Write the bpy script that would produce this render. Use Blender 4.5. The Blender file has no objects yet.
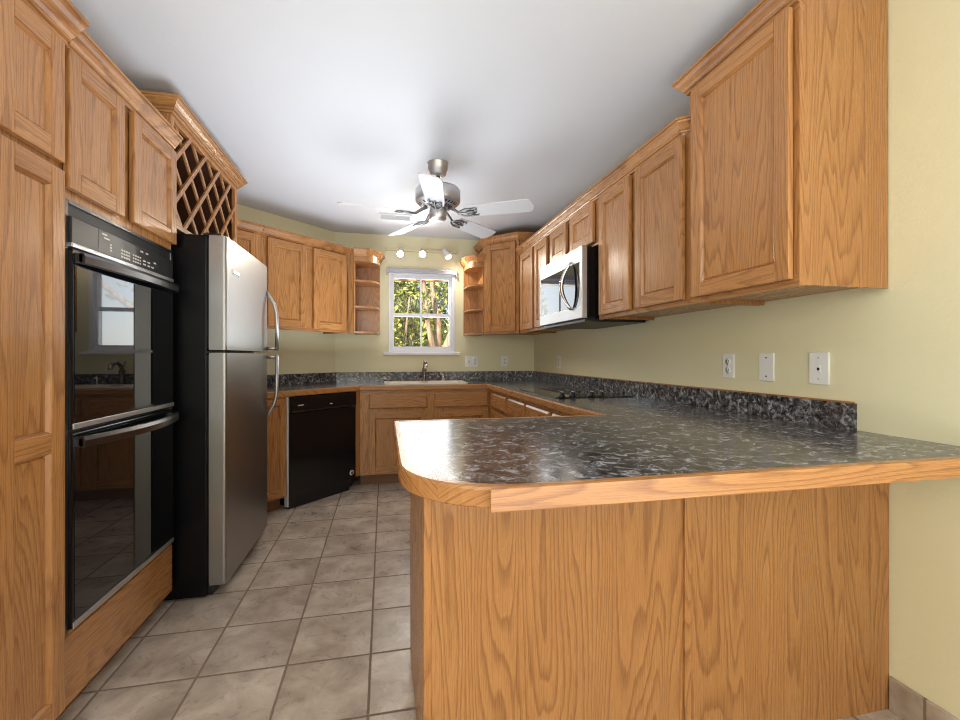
import bpy, bmesh, math, random
from mathutils import Vector, Matrix
from mathutils.geometry import tessellate_polygon
random.seed(7)
scene = bpy.context.scene
C = scene.collection
PI = math.pi

# ------------------------------------------------------------------ camera, world, lights, exposure
F_PX, YAW, CAM_Z = 445.0, 0.212, 1.175
cam_data = bpy.data.cameras.new('camera')
cam_data.sensor_width = 36.0
cam_data.lens = F_PX / 960.0 * 36.0
cam_data.shift_y = -3.5 / 960.0
cam_data.clip_start = 0.02
cam = bpy.data.objects.new('camera', cam_data)
C.objects.link(cam)
cam.location = (0, 0, CAM_Z)
cam.rotation_euler = (PI / 2, 0, -YAW)
scene.camera = cam

scene.view_settings.view_transform = 'Standard'
scene.view_settings.look = 'None'
scene.view_settings.exposure = 0.22
scene.view_settings.gamma = 1.0
scene.view_settings.use_curve_mapping = False
try:
    scene.cycles.filter_width = 1.0
except Exception:
    pass

world = bpy.data.worlds.new('world')
scene.world = world
world.use_nodes = True
wn = world.node_tree.nodes
sky = wn.new('ShaderNodeTexSky')
sky.sky_type = 'NISHITA'
sky.sun_disc = False
sky.sun_elevation = math.radians(48)
sky.sun_rotation = math.radians(200)
wn['Background'].inputs['Strength'].default_value = 0.20
world.node_tree.links.new(sky.outputs['Color'], wn['Background'].inputs['Color'])

def light(name, kind, loc, rot, energy, color=(1, 1, 1), size=None, size_y=None, spot=None, blend=0.5, radius=None):
    d = bpy.data.lights.new(name, kind)
    d.energy = energy
    d.color = color
    if kind == 'AREA':
        d.shape = 'RECTANGLE'
        d.size = size
        d.size_y = size_y
    if kind == 'SPOT':
        d.spot_size = spot
        d.spot_blend = blend
    if radius is not None and kind != 'AREA':
        if kind == 'SUN':
            d.angle = radius
        else:
            d.shadow_soft_size = radius
    o = bpy.data.objects.new(name, d)
    o.location = loc
    o.rotation_euler = rot
    C.objects.link(o)
    return o

# sun on the garden (from behind the house, high)
light('sun', 'SUN', (0, 0, 8), (math.radians(50), 0, math.radians(-35)), 8.0, (1.0, 0.95, 0.85), radius=0.01)
# added fill lamp behind the camera; the wall there has no window
light('rear_fill_light', 'AREA', (-0.72, -2.75, 1.8), (math.radians(90), 0, math.radians(-8)), 30, (0.97, 0.985, 1.0), 1.6, 1.0)
# added fill lamp left of and behind the camera, no window built
light('left_fill_light', 'AREA', (-1.5, -1.2, 1.5), (math.radians(90), 0, math.radians(-90)), 22, (0.98, 0.99, 1.0), 1.8, 1.5)
# two added upward fills brighten the ceiling: one behind the camera, one in the aisle
# added fill lamp on the right to brighten the left-hand cabinets
light('right_fill_light', 'AREA', (1.6, -0.9, 1.35), (math.radians(90), 0, math.radians(90)), 26, (0.98, 0.99, 1.0), 1.4, 1.4)
light('ceiling_fill_light', 'AREA', (0.82, -0.8, 0.50), (math.radians(180), 0, 0), 28, (0.92, 0.96, 1.0), 1.4, 1.6)
light('aisle_fill_light', 'AREA', (-0.1, 3.0, 1.22), (math.radians(180), 0, 0), 20, (0.90, 0.95, 1.0), 0.9, 2.5)
# daylight entering through the kitchen window
light('kitchen_window_light', 'AREA', (0.39, 4.95, 1.65), (math.radians(-90), 0, 0), 6, (0.95, 0.98, 1.0), 0.7, 0.85)

# ------------------------------------------------------------------ materials
class NT:
    """small helper round a node tree"""
    def __init__(self, name):
        self.m = bpy.data.materials.new(name)
        self.m.use_nodes = True
        self.t = self.m.node_tree
        self.b = self.t.nodes['Principled BSDF']
    def n(self, kind, **kw):
        x = self.t.nodes.new('ShaderNode' + kind)
        for k, v in kw.items():
            setattr(x, k, v)
        return x
    def put(self, sock, v):
        if isinstance(v, bpy.types.NodeSocket):
            self.t.links.new(v, sock)
        else:
            sock.default_value = v
    def math(self, op, a, b=0.0, c=None, clamp=False):
        x = self.n('Math', operation=op, use_clamp=clamp)
        self.put(x.inputs[0], a)
        self.put(x.inputs[1], b)
        if c is not None:
            self.put(x.inputs[2], c)
        return x.outputs[0]
    def comb(self, x, y, z):
        k = self.n('CombineXYZ')
        for i, v in enumerate((x, y, z)):
            self.put(k.inputs[i], v)
        return k.outputs[0]
    def noise(self, vec, scale, detail=3.0, rough=0.5, dist=0.0):
        k = self.n('TexNoise')
        self.put(k.inputs['Vector'], vec)
        k.inputs['Scale'].default_value = scale
        k.inputs['Detail'].default_value = detail
        k.inputs['Roughness'].default_value = rough
        k.inputs['Distortion'].default_value = dist
        return k.outputs['Fac']
    def ramp(self, fac, stops, interp='LINEAR'):
        k = self.n('ValToRGB')
        k.color_ramp.interpolation = interp
        e = k.color_ramp.elements
        while len(e) < len(stops):
            e.new(0.5)
        for i, (p, c) in enumerate(stops):
            e[i].position = p
            e[i].color = (*c, 1) if len(c) == 3 else c
        self.put(k.inputs[0], fac)
        return k.outputs[0]
    def mix(self, fac, a, b, mode='MIX'):
        k = self.n('MixRGB', blend_type=mode)
        self.put(k.inputs[0], fac)
        self.put(k.inputs[1], a if isinstance(a, bpy.types.NodeSocket) else (*a, 1))
        self.put(k.inputs[2], b if isinstance(b, bpy.types.NodeSocket) else (*b, 1))
        return k.outputs[0]
    def bump(self, h, strength=0.2, dist=0.002):
        k = self.n('Bump')
        k.inputs['Strength'].default_value = strength
        k.inputs['Distance'].default_value = dist
        self.put(k.inputs['Height'], h)
        self.t.links.new(k.outputs[0], self.b.inputs['Normal'])
    def xyz(self, which='Object'):
        tc = self.n('TexCoord')
        s = self.n('SeparateXYZ')
        self.t.links.new(tc.outputs[which], s.inputs[0])
        return s.outputs[0], s.outputs[1], s.outputs[2], tc.outputs[which]
    def col(self, c): self.put(self.b.inputs['Base Color'], c)
    def rough(self, r): self.put(self.b.inputs['Roughness'], r)

def srgb(r, g, b):
    def f(v):
        v /= 255.0
        return v / 12.92 if v <= 0.04045 else ((v + 0.055) / 1.055) ** 2.4
    return (f(r), f(g), f(b))

def plain(name, rgb, rough=0.5, metal=0.0, **kw):
    k = NT(name)
    k.b.inputs['Base Color'].default_value = (*rgb, 1)
    k.b.inputs['Roughness'].default_value = rough
    k.b.inputs['Metallic'].default_value = metal
    for a, v in kw.items():
        k.b.inputs[a].default_value = v
    return k.m

def oak(axis, tone=1.0, name=None):
    k = NT(name or 'oak_grain_' + axis.lower())
    x, y, z, _ = k.xyz()
    oi = k.n('ObjectInfo')
    rnd = k.math('MULTIPLY', oi.outputs['Random'], 37.0)
    if axis == 'Z':
        u, v = k.math('ADD', x, y), z
    elif axis == 'X':
        u, v = k.math('ADD', z, y), x
    else:
        u, v = k.math('ADD', z, x), y
    # cathedral figure: contour lines of a long stretched noise
    base = k.noise(k.comb(k.math('MULTIPLY', u, 7.0), k.math('MULTIPLY', v, 0.62), rnd), 1.0, 1.6, 0.45, 0.25)
    wob = k.noise(k.comb(k.math('MULTIPLY', u, 60.0), k.math('MULTIPLY', v, 9.0), rnd), 1.0, 2.0, 0.5)
    ph = k.math('ADD', k.math('MULTIPLY', base, 24.0), k.math('MULTIPLY', wob, 0.55))
    ph = k.math('ADD', ph, k.math('MULTIPLY', u, 26.0))
    ring = k.math('FRACT', ph)
    line = k.ramp(ring, [(0.0, (0.0,) * 3), (0.5, (0.18,) * 3), (0.86, (1.0,) * 3), (1.0, (0.0,) * 3)])
    fibre = k.noise(k.comb(k.math('MULTIPLY', u, 420.0), k.math('MULTIPLY', v, 9.0), rnd), 1.0, 2.0, 0.6)
    broad = k.noise(k.comb(k.math('MULTIPLY', u, 9.0), k.math('MULTIPLY', v, 1.2), k.math('ADD', rnd, 5.0)), 1.0, 2.0, 0.5)
    t = tone
    light_c = tuple(c * t for c in srgb(190, 138, 85))
    mid_c = tuple(c * t for c in srgb(173, 119, 69))
    dark_c = tuple(c * t for c in srgb(124, 77, 42))
    col = k.mix(broad, mid_c, light_c)
    col = k.mix(k.math('MULTIPLY', line, 0.62), col, dark_c)
    fib = k.ramp(fibre, [(0.36, (1.0,) * 3), (0.5, (0.0,) * 3)])
    col = k.mix(k.math('MULTIPLY', fib, 0.16), col, dark_c)
    pv = k.math('MULTIPLY_ADD', oi.outputs['Random'], 0.14, 0.93)
    pc = k.n('CombineColor')
    for i in range(3):
        k.put(pc.inputs[i], pv)
    k.col(k.mix(1.0, col, pc.outputs[0], 'MULTIPLY'))
    k.rough(k.math('MULTIPLY_ADD', fibre, 0.16, 0.20))
    k.b.inputs['Specular IOR Level'].default_value = 0.5
    k.bump(k.math('SUBTRACT', k.math('MULTIPLY', fibre, 0.4), k.math('MULTIPLY', line, 0.4)), 0.10, 0.0006)
    return k.m

OAKZ, OAKX, OAKY = oak('Z'), oak('X'), oak('Y')
OAK = [OAKZ, OAKX, OAKY]                     # slots 0 vertical, 1 along x, 2 along y
SHADEOAK = plain('rack_shade_oak', srgb(84, 48, 28), 0.6)  # shade inside the wine rack, put into a darker oak colour
KICK = plain('toe_kick_brown', srgb(122, 84, 56), 0.6)

def make_wall(name, rgb, bump=0.25, scale=110.0):
    k = NT(name)
    x, y, z, v = k.xyz()
    big = k.noise(v, 1.6, 2.0, 0.5)
    k.col(k.mix(k.math('MULTIPLY', big, 0.22), rgb, tuple(c * 0.88 for c in rgb)))
    k.rough(0.62)
    k.bump(k.noise(v, scale, 3.0, 0.55), bump, 0.002)
    return k.m
WALL = make_wall('yellow_wall_paint', srgb(231, 224, 188))
CEIL = make_wall('white_ceiling_paint', srgb(226, 230, 238), 0.25, 60.0)
WHITE = plain('white_paint', srgb(236, 237, 238), 0.35)
VINYL = plain('white_vinyl', srgb(232, 234, 240), 0.3)
BLIND = plain('grey_blind_rail', srgb(176, 180, 190), 0.45)
PLASTIC = plain('white_plastic', srgb(238, 238, 236), 0.3)
SLOT = plain('dark_slot', (0.01, 0.01, 0.01), 0.5)
CREAM = plain('cream_enamel', srgb(240, 228, 212), 0.2)
CHROME = plain('chrome', (0.75, 0.74, 0.72), 0.12, 1.0)
BRONZE = plain('dark_nickel', (0.22, 0.20, 0.18), 0.25, 1.0)
NICKEL = plain('brushed_nickel', (0.66, 0.66, 0.67), 0.42, 1.0)
IRON = plain('fan_iron', (0.30, 0.30, 0.31), 0.35, 1.0)
FANWHITE = plain('fan_blade_white', srgb(214, 215, 218), 0.4)
BLACK = plain('black_enamel', (0.006, 0.006, 0.007), 0.16)
BLACKSAT = plain('black_satin', (0.010, 0.010, 0.011), 0.38)
GLASSBLACK = plain('black_oven_glass', (0.004, 0.004, 0.005), 0.02, 0.0, **{'Specular IOR Level': 0.5, 'IOR': 1.62})
OVENTRIM = plain('dark_steel_trim', (0.17, 0.168, 0.165), 0.3, 1.0)
PANELGREY = plain('oven_panel_charcoal', (0.020, 0.018, 0.017), 0.38)
MARK = plain('pale_print', srgb(200, 196, 188), 0.5)
BULB = NT('lamp_glow')
BULB.b.inputs['Emission Color'].default_value = (1.0, 0.93, 0.80, 1)
BULB.b.inputs['Emission Strength'].default_value = 60.0
BULB = BULB.m

def steel(name, base, rough, vertical=True):
    k = NT(name)
    x, y, z, v = k.xyz()
    h = k.math('ADD', x, y)
    if vertical:
        vec = k.comb(k.math('MULTIPLY', h, 500.0), k.math('MULTIPLY', z, 4.0), 0.0)
    else:
        vec = k.comb(k.math('MULTIPLY', h, 4.0), k.math('MULTIPLY', z, 500.0), 0.0)
    n = k.noise(vec, 1.0, 2.0, 0.5)
    cloud = k.noise(v, 4.0, 2.0, 0.5)
    k.col(k.mix(n, tuple(c * 0.9 for c in base), base))
    k.b.inputs['Metallic'].default_value = 1.0
    k.rough(k.math('ADD', k.math('MULTIPLY', n, 0.08), k.math('MULTIPLY_ADD', cloud, 0.12, rough)))
    k.bump(n, 0.05, 0.0005)
    return k.m
STEEL = steel('brushed_stainless', (0.37, 0.368, 0.365), 0.24)
STEELH = steel('brushed_stainless_side', (0.48, 0.48, 0.485), 0.28, False)

k = NT('black_textured_side')
x, y, z, v = k.xyz()
k.b.inputs['Base Color'].default_value = (0.004, 0.004, 0.005, 1)
k.b.inputs['Specular IOR Level'].default_value = 0.18
k.rough(0.17)
k.bump(k.noise(v, 150.0, 2.0, 0.5), 0.6, 0.003)
BLACKTEX = k.m

k = NT('black_marbled_laminate')
x, y, z, v = k.xyz()
warp = k.n('TexNoise')
k.put(warp.inputs['Vector'], v)
warp.inputs['Scale'].default_value = 9.0
warp.inputs['Detail'].default_value = 4.0
vm = k.n('VectorMath', operation='MULTIPLY_ADD')
k.put(vm.inputs[0], warp.outputs['Color'])
vm.inputs[1].default_value = (0.035, 0.035, 0.035)
k.put(vm.inputs[2], v)
n1 = k.noise(vm.outputs[0], 34.0, 8.0, 0.66, 0.9)
n2 = k.noise(vm.outputs[0], 62.0, 6.0, 0.66, 1.1)
n3 = k.noise(v, 4.0, 3.0, 0.5, 0.6)
col = k.ramp(n1, [(0.38, srgb(18, 18, 20)), (0.48, srgb(56, 56, 60)), (0.57, srgb(120, 121, 126)), (0.68, srgb(200, 202, 208))])
brown = k.ramp(n3, [(0.46, (0, 0, 0)), (0.66, (1, 1, 1))])
col = k.mix(k.math('MULTIPLY', brown, 0.25), col, srgb(92, 74, 64))
vein = k.ramp(n2, [(0.53, (0, 0, 0)), (0.66, (1, 1, 1))])
col = k.mix(k.math('MULTIPLY', vein, 0.3), col, srgb(168, 168, 170))
k.col(col)
k.rough(k.math('MULTIPLY_ADD', n2, 0.24, 0.06))
k.b.inputs['Specular IOR Level'].default_value = 0.6
k.bump(n2, 0.10, 0.001)
LAM = k.m

def tile_material(name, x0, y0, pitch, along=None):
    """square ceramic tiles with grout; ALONG limits it to one row of joints (for the tile baseboard)"""
    k = NT(name)
    x, y, z, v = k.xyz()
    def joint(c, o):
        f = k.math('FRACT', k.math('DIVIDE', k.math('SUBTRACT', c, o - 40 * pitch), pitch))
        d = k.math('MULTIPLY', k.math('MINIMUM', f, k.math('SUBTRACT', 1.0, f)), pitch)
        wob = k.math('MULTIPLY', k.math('SUBTRACT', k.noise(v, 30.0, 2.0), 0.5), 0.003)
        return k.math('ADD', d, wob), k.math('FLOOR', k.math('DIVIDE', k.math('SUBTRACT', c, o - 40 * pitch), pitch))
    dy, iy = joint(y, y0)
    if along is None:
        dx, ix = joint(x, x0)
        d = k.math('MINIMUM', dx, dy)
    else:
        d, ix = dy, 3.0
    mask = k.n('MapRange', interpolation_type='SMOOTHSTEP')
    k.put(mask.inputs[0], d)
    mask.inputs[1].default_value = 0.0025
    mask.inputs[2].default_value = 0.0065
    m = mask.outputs[0]
    wn_ = k.n('TexWhiteNoise', noise_dimensions='2D')
    k.put(wn_.inputs['Vector'], k.comb(ix, iy, 0.0))
    off = k.math('MULTIPLY', wn_.outputs['Value'], 9.0)
    tv = k.comb(x, y, k.math('ADD', z, off))
    cl = k.noise(tv, 6.5, 4.0, 0.6, 0.5)
    sl = k.noise(tv, 14.0, 5.0, 0.62, 1.2)
    col = k.ramp(cl, [(0.30, srgb(150, 134, 119)), (0.5, srgb(182, 166, 150)), (0.72, srgb(210, 197, 182))])
    col = k.mix(k.math('MULTIPLY', k.ramp(sl, [(0.55, (0, 0, 0)), (0.72, (1, 1, 1))]), 0.22), col, srgb(124, 110, 98))
    vv = k.math('MULTIPLY_ADD', wn_.outputs['Value'], 0.14, 0.92)
    pc = k.n('CombineColor')
    for i in range(3):
        k.put(pc.inputs[i], vv)
    col = k.mix(1.0, col, pc.outputs[0], 'MULTIPLY')
    k.col(k.mix(m, srgb(126, 108, 93), col))
    k.rough(k.mix(m, (0.85,) * 3, k.ramp(sl, [(0.3, (0.24,) * 3), (0.8, (0.42,) * 3)])))
    slate = k.math('MULTIPLY', k.noise(tv, 7.0, 6.0, 0.65, 1.6), 0.9)
    k.bump(k.math('ADD', k.math('MULTIPLY', m, 0.8), slate), 0.35, 0.004)
    return k.m
TILE = tile_material('beige_slate_tile', -0.672, 2.43, 0.31)
TILEBASE = tile_material('tile_baseboard', 0.0, 2.30, 0.31, along='Y')

k = NT('window_glass')
for nn in list(k.t.nodes):
    if nn.type == 'BSDF_PRINCIPLED':
        k.t.nodes.remove(nn)
out = [nn for nn in k.t.nodes if nn.type == 'OUTPUT_MATERIAL'][0]
tr, gl, mx, fr = k.n('BsdfTransparent'), k.n('BsdfGlossy'), k.n('MixShader'), k.n('Fresnel')
gl.inputs['Roughness'].default_value = 0.02
k.t.links.new(fr.outputs[0], mx.inputs[0])
k.t.links.new(tr.outputs[0], mx.inputs[1])
k.t.links.new(gl.outputs[0], mx.inputs[2])
k.t.links.new(mx.outputs[0], out.inputs[0])
GLASS = k.m

k = NT('tree_bark')
x, y, z, v = k.xyz()
bn = k.noise(k.comb(k.math('MULTIPLY', x, 16.0), k.math('MULTIPLY', y, 16.0), k.math('MULTIPLY', z, 4.0)), 1.0, 5.0, 0.6)
k.col(k.ramp(bn, [(0.3, srgb(96, 76, 58)), (0.55, srgb(176, 144, 112)), (0.75, srgb(224, 198, 166))]))
k.rough(0.8)
k.bump(bn, 0.5, 0.02)
BARK = k.m

def leaf_mat(name, stops):
    k = NT(name)
    g = k.n('NewGeometry')
    k.col(k.ramp(g.outputs['Random Per Island'], stops))
    k.rough(0.45)
    k.b.inputs['Subsurface Weight'].default_value = 0.0
    return k.m
LEAF_Y = leaf_mat('yellow_green_leaves', [(0.0, srgb(60, 70, 22)), (0.4, srgb(130, 140, 50)), (0.75, srgb(186, 184, 82)), (1.0, srgb(214, 202, 110))])
LEAF_G = leaf_mat('green_leaves', [(0.0, srgb(38, 56, 22)), (0.5, srgb(92, 112, 48)), (1.0, srgb(150, 156, 74))])
GRASS = plain('garden_grass', srgb(112, 110, 60), 0.9)
EAVEWOOD = plain('cedar_eave', srgb(214, 150, 92), 0.6)

# ------------------------------------------------------------------ mesh helpers
class MB:
    """collects shapes and links them as ONE mesh object"""
    def __init__(self):
        self.v, self.f, self.mi, self.sm = [], [], [], []
    def add(self, vs, fs, mi=0, smooth=False):
        o = len(self.v)
        self.v += [tuple(p) for p in vs]
        for f in fs:
            self.f.append([i + o for i in f])
            self.mi.append(mi)
            self.sm.append(smooth)
        return self
    def box(self, x0, x1, y0, y1, z0, z1, mi=0, b=0.0):
        if x0 > x1: x0, x1 = x1, x0
        if y0 > y1: y0, y1 = y1, y0
        if z0 > z1: z0, z1 = z1, z0
        b = min(b, (x1 - x0) * .45, (y1 - y0) * .45, (z1 - z0) * .45)
        if b <= 0:
            vs = [(x, y, z) for z in (z0, z1) for y in (y0, y1) for x in (x0, x1)]
            fs = [(0, 2, 3, 1), (4, 5, 7, 6), (0, 1, 5, 4), (2, 6, 7, 3), (0, 4, 6, 2), (1, 3, 7, 5)]
            return self.add(vs, fs, mi)
        bm = bmesh.new()
        vs = [bm.verts.new((x, y, z)) for z in (z0, z1) for y in (y0, y1) for x in (x0, x1)]
        for f in [(0, 2, 3, 1), (4, 5, 7, 6), (0, 1, 5, 4), (2, 6, 7, 3), (0, 4, 6, 2), (1, 3, 7, 5)]:
            bm.faces.new([vs[i] for i in f])
        bmesh.ops.bevel(bm, geom=bm.edges[:], offset=b, segments=2, profile=0.6, affect='EDGES')
        return self.bm(bm, mi)
    def bm(self, bm, mi=0, smooth=False):
        bm.verts.index_update()
        self.add([v.co[:] for v in bm.verts], [[v.index for v in f.verts] for f in bm.faces], mi, smooth)
        bm.free()
        return self
    def prism(self, pts, z0, z1, mi=0, holes=(), side_mi=None):
        loops = [list(pts)] + [list(h) for h in holes]
        flat = [p for l in loops for p in l]
        tris = tessellate_polygon([[Vector((p[0], p[1], 0)) for p in l] for l in loops])
        n = len(flat)
        vs = [(p[0], p[1], z0) for p in flat] + [(p[0], p[1], z1) for p in flat]
        top, bot = [], []
        for t in tris:
            a, b_, c = [Vector(flat[i]).to_2d() for i in t]
            ccw = (b_ - a).cross(c - a) > 0
            t = t if ccw else (t[0], t[2], t[1])
            top.append([i + n for i in t])
            bot.append([t[0], t[2], t[1]])
        self.add(vs, top + bot, mi)
        for li, l in enumerate(loops):
            area = sum(l[i][0] * l[(i + 1) % len(l)][1] - l[(i + 1) % len(l)][0] * l[i][1] for i in range(len(l)))
            m = len(l)
            vs2 = [(p[0], p[1], z0) for p in l] + [(p[0], p[1], z1) for p in l]
            fs = []
            for i in range(m):
                j = (i + 1) % m
                q = (i, j, j + m, i + m)
                if (area < 0) != (li > 0):
                    q = tuple(reversed(q))
                fs.append(q)
            self.add(vs2, fs, mi if side_mi is None else side_mi)
        return self
    def tube(self, pts, r, n=10, mi=0, caps=True, flat=1.0):
        pts = [Vector(p) for p in pts]
        rs = r if isinstance(r, (list, tuple)) else [r] * len(pts)
        vs, fs = [], []
        up0 = None
        for i, p in enumerate(pts):
            d = (pts[min(i + 1, len(pts) - 1)] - pts[max(i - 1, 0)]).normalized()
            if up0 is None:
                up0 = Vector((0, 0, 1)) if abs(d.z) < 0.9 else Vector((1, 0, 0))
            a = d.cross(up0).normalized()
            b = a.cross(d).normalized()
            up0 = b
            for k_ in range(n):
                t = 2 * PI * k_ / n
                vs.append(p + a * (math.cos(t) * rs[i]) + b * (math.sin(t) * rs[i] * flat))
        for i in range(len(pts) - 1):
            for k_ in range(n):
                j = (k_ + 1) % n
                fs.append((i * n + k_, i * n + j, (i + 1) * n + j, (i + 1) * n + k_))
        self.add(vs, fs, mi, True)
        if caps:
            self.add(vs[:n], [list(range(n))[::-1]], mi)
            self.add(vs[-n:], [list(range(n))], mi)
        return self
    def lathe(self, prof, n=28, mi=0, center=(0, 0, 0), M=None, smooth=True):
        """prof: (radius, z) from bottom to top"""
        vs, fs = [], []
        for (r, z) in prof:
            for k_ in range(n):
                t = 2 * PI * k_ / n
                p = Vector((r * math.cos(t), r * math.sin(t), z))
                if M is not None:
                    p = M @ p
                vs.append((p.x + center[0], p.y + center[1], p.z + center[2]))
        for i in range(len(prof) - 1):
            for k_ in range(n):
                j = (k_ + 1) % n
                fs.append((i * n + k_, i * n + j, (i + 1) * n + j, (i + 1) * n + k_))
        fs.append(list(range(n))[::-1])
        fs.append([(len(prof) - 1) * n + k_ for k_ in range(n)])
        return self.add(vs, fs, mi, smooth)
    def sweep(self, path, prof, mi=0, closed_ends=True, mis=None):
        """profile (out, z) swept along a plan path; out = right-hand side of travel; mitred corners"""
        P = [Vector(p) for p in path]
        n = len(prof)
        rows = []
        for i, p in enumerate(P):
            ns = []
            if i > 0:
                d = (P[i] - P[i - 1]).normalized(); ns.append(Vector((d.y, -d.x)))
            if i < len(P) - 1:
                d = (P[i + 1] - P[i]).normalized(); ns.append(Vector((d.y, -d.x)))
            m = sum(ns, Vector((0, 0))).normalized()
            s = 1.0 / max(0.3, m.dot(ns[0]))
            rows.append([(p.x + m.x * o * s, p.y + m.y * o * s, z) for (o, z) in prof])
        for i in range(len(P) - 1):
            vs = rows[i] + rows[i + 1]
            fs = [(a, (a + 1) % n, (a + 1) % n + n, a + n) for a in range(n)]
            m_ = mis[i] if mis else mi
            self.add(vs, fs, m_)
        if closed_ends:
            self.add(rows[0], [list(range(n))], mis[0] if mis else mi)
            self.add(rows[-1], [list(range(n))[::-1]], mis[-1] if mis else mi)
        return self
    def build(self, name, mats, parent=None, loc=None, rotz=0.0, fix=True):
        me = bpy.data.meshes.new(name)
        me.from_pydata(self.v, [], self.f)
        for m in (mats if isinstance(mats, (list, tuple)) else [mats]):
            me.materials.append(m)
        nm = len(me.materials)
        for p, mi, sm in zip(me.polygons, self.mi, self.sm):
            p.material_index = min(mi, nm - 1)
            p.use_smooth = sm
        if fix:
            bm = bmesh.new()
            bm.from_mesh(me)
            bmesh.ops.remove_doubles(bm, verts=bm.verts[:], dist=1e-5)
            bmesh.ops.recalc_face_normals(bm, faces=bm.faces[:])
            bm.to_mesh(me)
            bm.free()
        me.update()
        o = bpy.data.objects.new(name, me)
        C.objects.link(o)
        if parent is not None:
            o.parent = parent
        if loc is not None:
            o.location = loc
        o.rotation_euler = (0, 0, rotz)
        return o

def tag(o, label, cat, group=None):
    o['label'] = label
    o['category'] = cat
    if group:
        o['group'] = group
    return o

def thing(name, label, cat, loc=(0, 0, 0), rotz=0.0, group=None):
    o = bpy.data.objects.new(name, None)
    o.empty_display_size = 0.1
    C.objects.link(o)
    o.location = loc
    o.rotation_euler = (0, 0, rotz)
    return tag(o, label, cat, group)

def struct(o):
    o['kind'] = 'structure'
    return o

def copy_tree(o, parent=None):
    c = o.copy()
    C.objects.link(c)
    if parent is not None:
        c.parent = parent
    for ch in list(o.children):
        copy_tree(ch, c)
    return c

# ------------------------------------------------------------------ key dimensions of the room
RW, BW, LW, CH = 1.65, 4.77, -1.60, 2.45      # right wall x, back wall y, left wall x, ceiling height
REAR = -3.0
DIAG = 5.26                                   # diagonal wall lies on y = x + DIAG
DX, DY = DIAG * 0 - 0.49, BW                  # its corner with the back wall
S2 = math.sqrt(2.0)
T = 0.12                                      # wall thickness

struct(MB().box(LW - T, RW + T, REAR - T, BW + T, -0.10, 0.0).build('floor', TILE))
struct(MB().box(LW - T, RW + T, REAR - T, BW + T, CH, CH + 0.1).build('ceiling', CEIL))
struct(MB().box(RW, RW + T, REAR - T, BW + T, 0, CH).build('wall_right', WALL))
struct(MB().box(LW - T, LW, REAR - T, LW + DIAG, 0, CH).build('wall_left', WALL))
struct(MB().box(LW, RW, REAR - T, REAR, 0, CH).build('wall_front', WALL))
WX0, WX1, WZ0, WZ1 = 0.045, 0.745, 1.215, 2.075       # window opening
b = MB()
b.box(DX - 0.06, WX0, BW, BW + T, 0, CH)
b.box(WX1, RW, BW, BW + T, 0, CH)
b.box(WX0, WX1, BW, BW + T, 0, WZ0)
b.box(WX0, WX1, BW, BW + T, WZ1, CH)
struct(b.build('wall_back', WALL))
b = MB().prism([(LW - T, LW + DIAG), (LW, LW + DIAG), (DX, DY), (DX, DY + T), (LW - T, LW + DIAG + T * 0.4)], 0, CH)
struct(b.build('wall_diagonal', WALL))
struct(MB().box(RW - 0.011, RW, REAR, 1.16, 0, 0.112, 0, 0.003).build('baseboard_right', TILEBASE))

# ------------------------------------------------------------------ window
wf = MB()
Yg = BW + 0.03
b = MB()
# jamb liner
b.box(WX0, WX0 + 0.03, BW - 0.012, BW + T, WZ0, WZ1, 0, 0.003)
b.box(WX1 - 0.03, WX1, BW - 0.012, BW + T, WZ0, WZ1, 0, 0.003)
b.box(WX0 + 0.03, WX1 - 0.03, BW - 0.0115, BW + T, WZ1 - 0.035, WZ1, 0, 0.002)
b.box(WX0 + 0.03, WX1 - 0.03, BW - 0.0115, BW + T, WZ0, WZ0 + 0.03, 0, 0.002)
win = struct(b.build('window_1', VINYL))
def sash(z0, z1, y, name):
    s = MB()
    fw = 0.026
    a0, a1 = WX0 + 0.03, WX1 - 0.03
    s.box(a0, a0 + fw, y, y + 0.03, z0, z1, 0, 0.003)
    s.box(a1 - fw, a1, y, y + 0.03, z0, z1, 0, 0.003)
    s.box(a0 + fw, a1 - fw, y + 0.001, y + 0.029, z0, z0 + 0.036, 0, 0.002)
    s.box(a0 + fw, a1 - fw, y + 0.001, y + 0.029, z1 - 0.03, z1, 0, 0.002)
    xm = (a0 + a1) / 2 - 0.006
    s.box(xm - 0.009, xm + 0.009, y + 0.008, y + 0.022, z0 + 0.03, z1 - 0.025, 0, 0.002)
    o = s.build('sash', VINYL, win)
    MB().box(a0 + fw, a1 - fw, y + 0.013, y + 0.017, z0 + 0.03, z1 - 0.025).build('pane', GLASS, o)
zm = 1.605
sash(zm - 0.005, WZ1 - 0.035, BW + 0.05, 'upper')
sash(WZ0 + 0.03, zm + 0.03, BW + 0.015, 'lower')
MB().box(WX0 - 0.055, WX1 + 0.055, BW - 0.05, BW + 0.012, WZ0 - 0.024, WZ0 + 0.002, 0, 0.004).build('window_sill', VINYL, win)
b = MB()
b.box(WX0 - 0.022, WX1 + 0.022, BW - 0.035, BW - 0.001, 2.055, 2.10, 0, 0.004)
b.box(WX0 - 0.022, WX0 - 0.010, BW - 0.037, BW - 0.001, 2.035, 2.105, 0, 0.002)
b.box(WX1 + 0.010, WX1 + 0.022, BW - 0.037, BW - 0.001, 2.035, 2.105, 0, 0.002)
tag(b.build('blind_headrail', BLIND), 'grey raised blind headrail across the top of the kitchen window', 'window blind')

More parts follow.
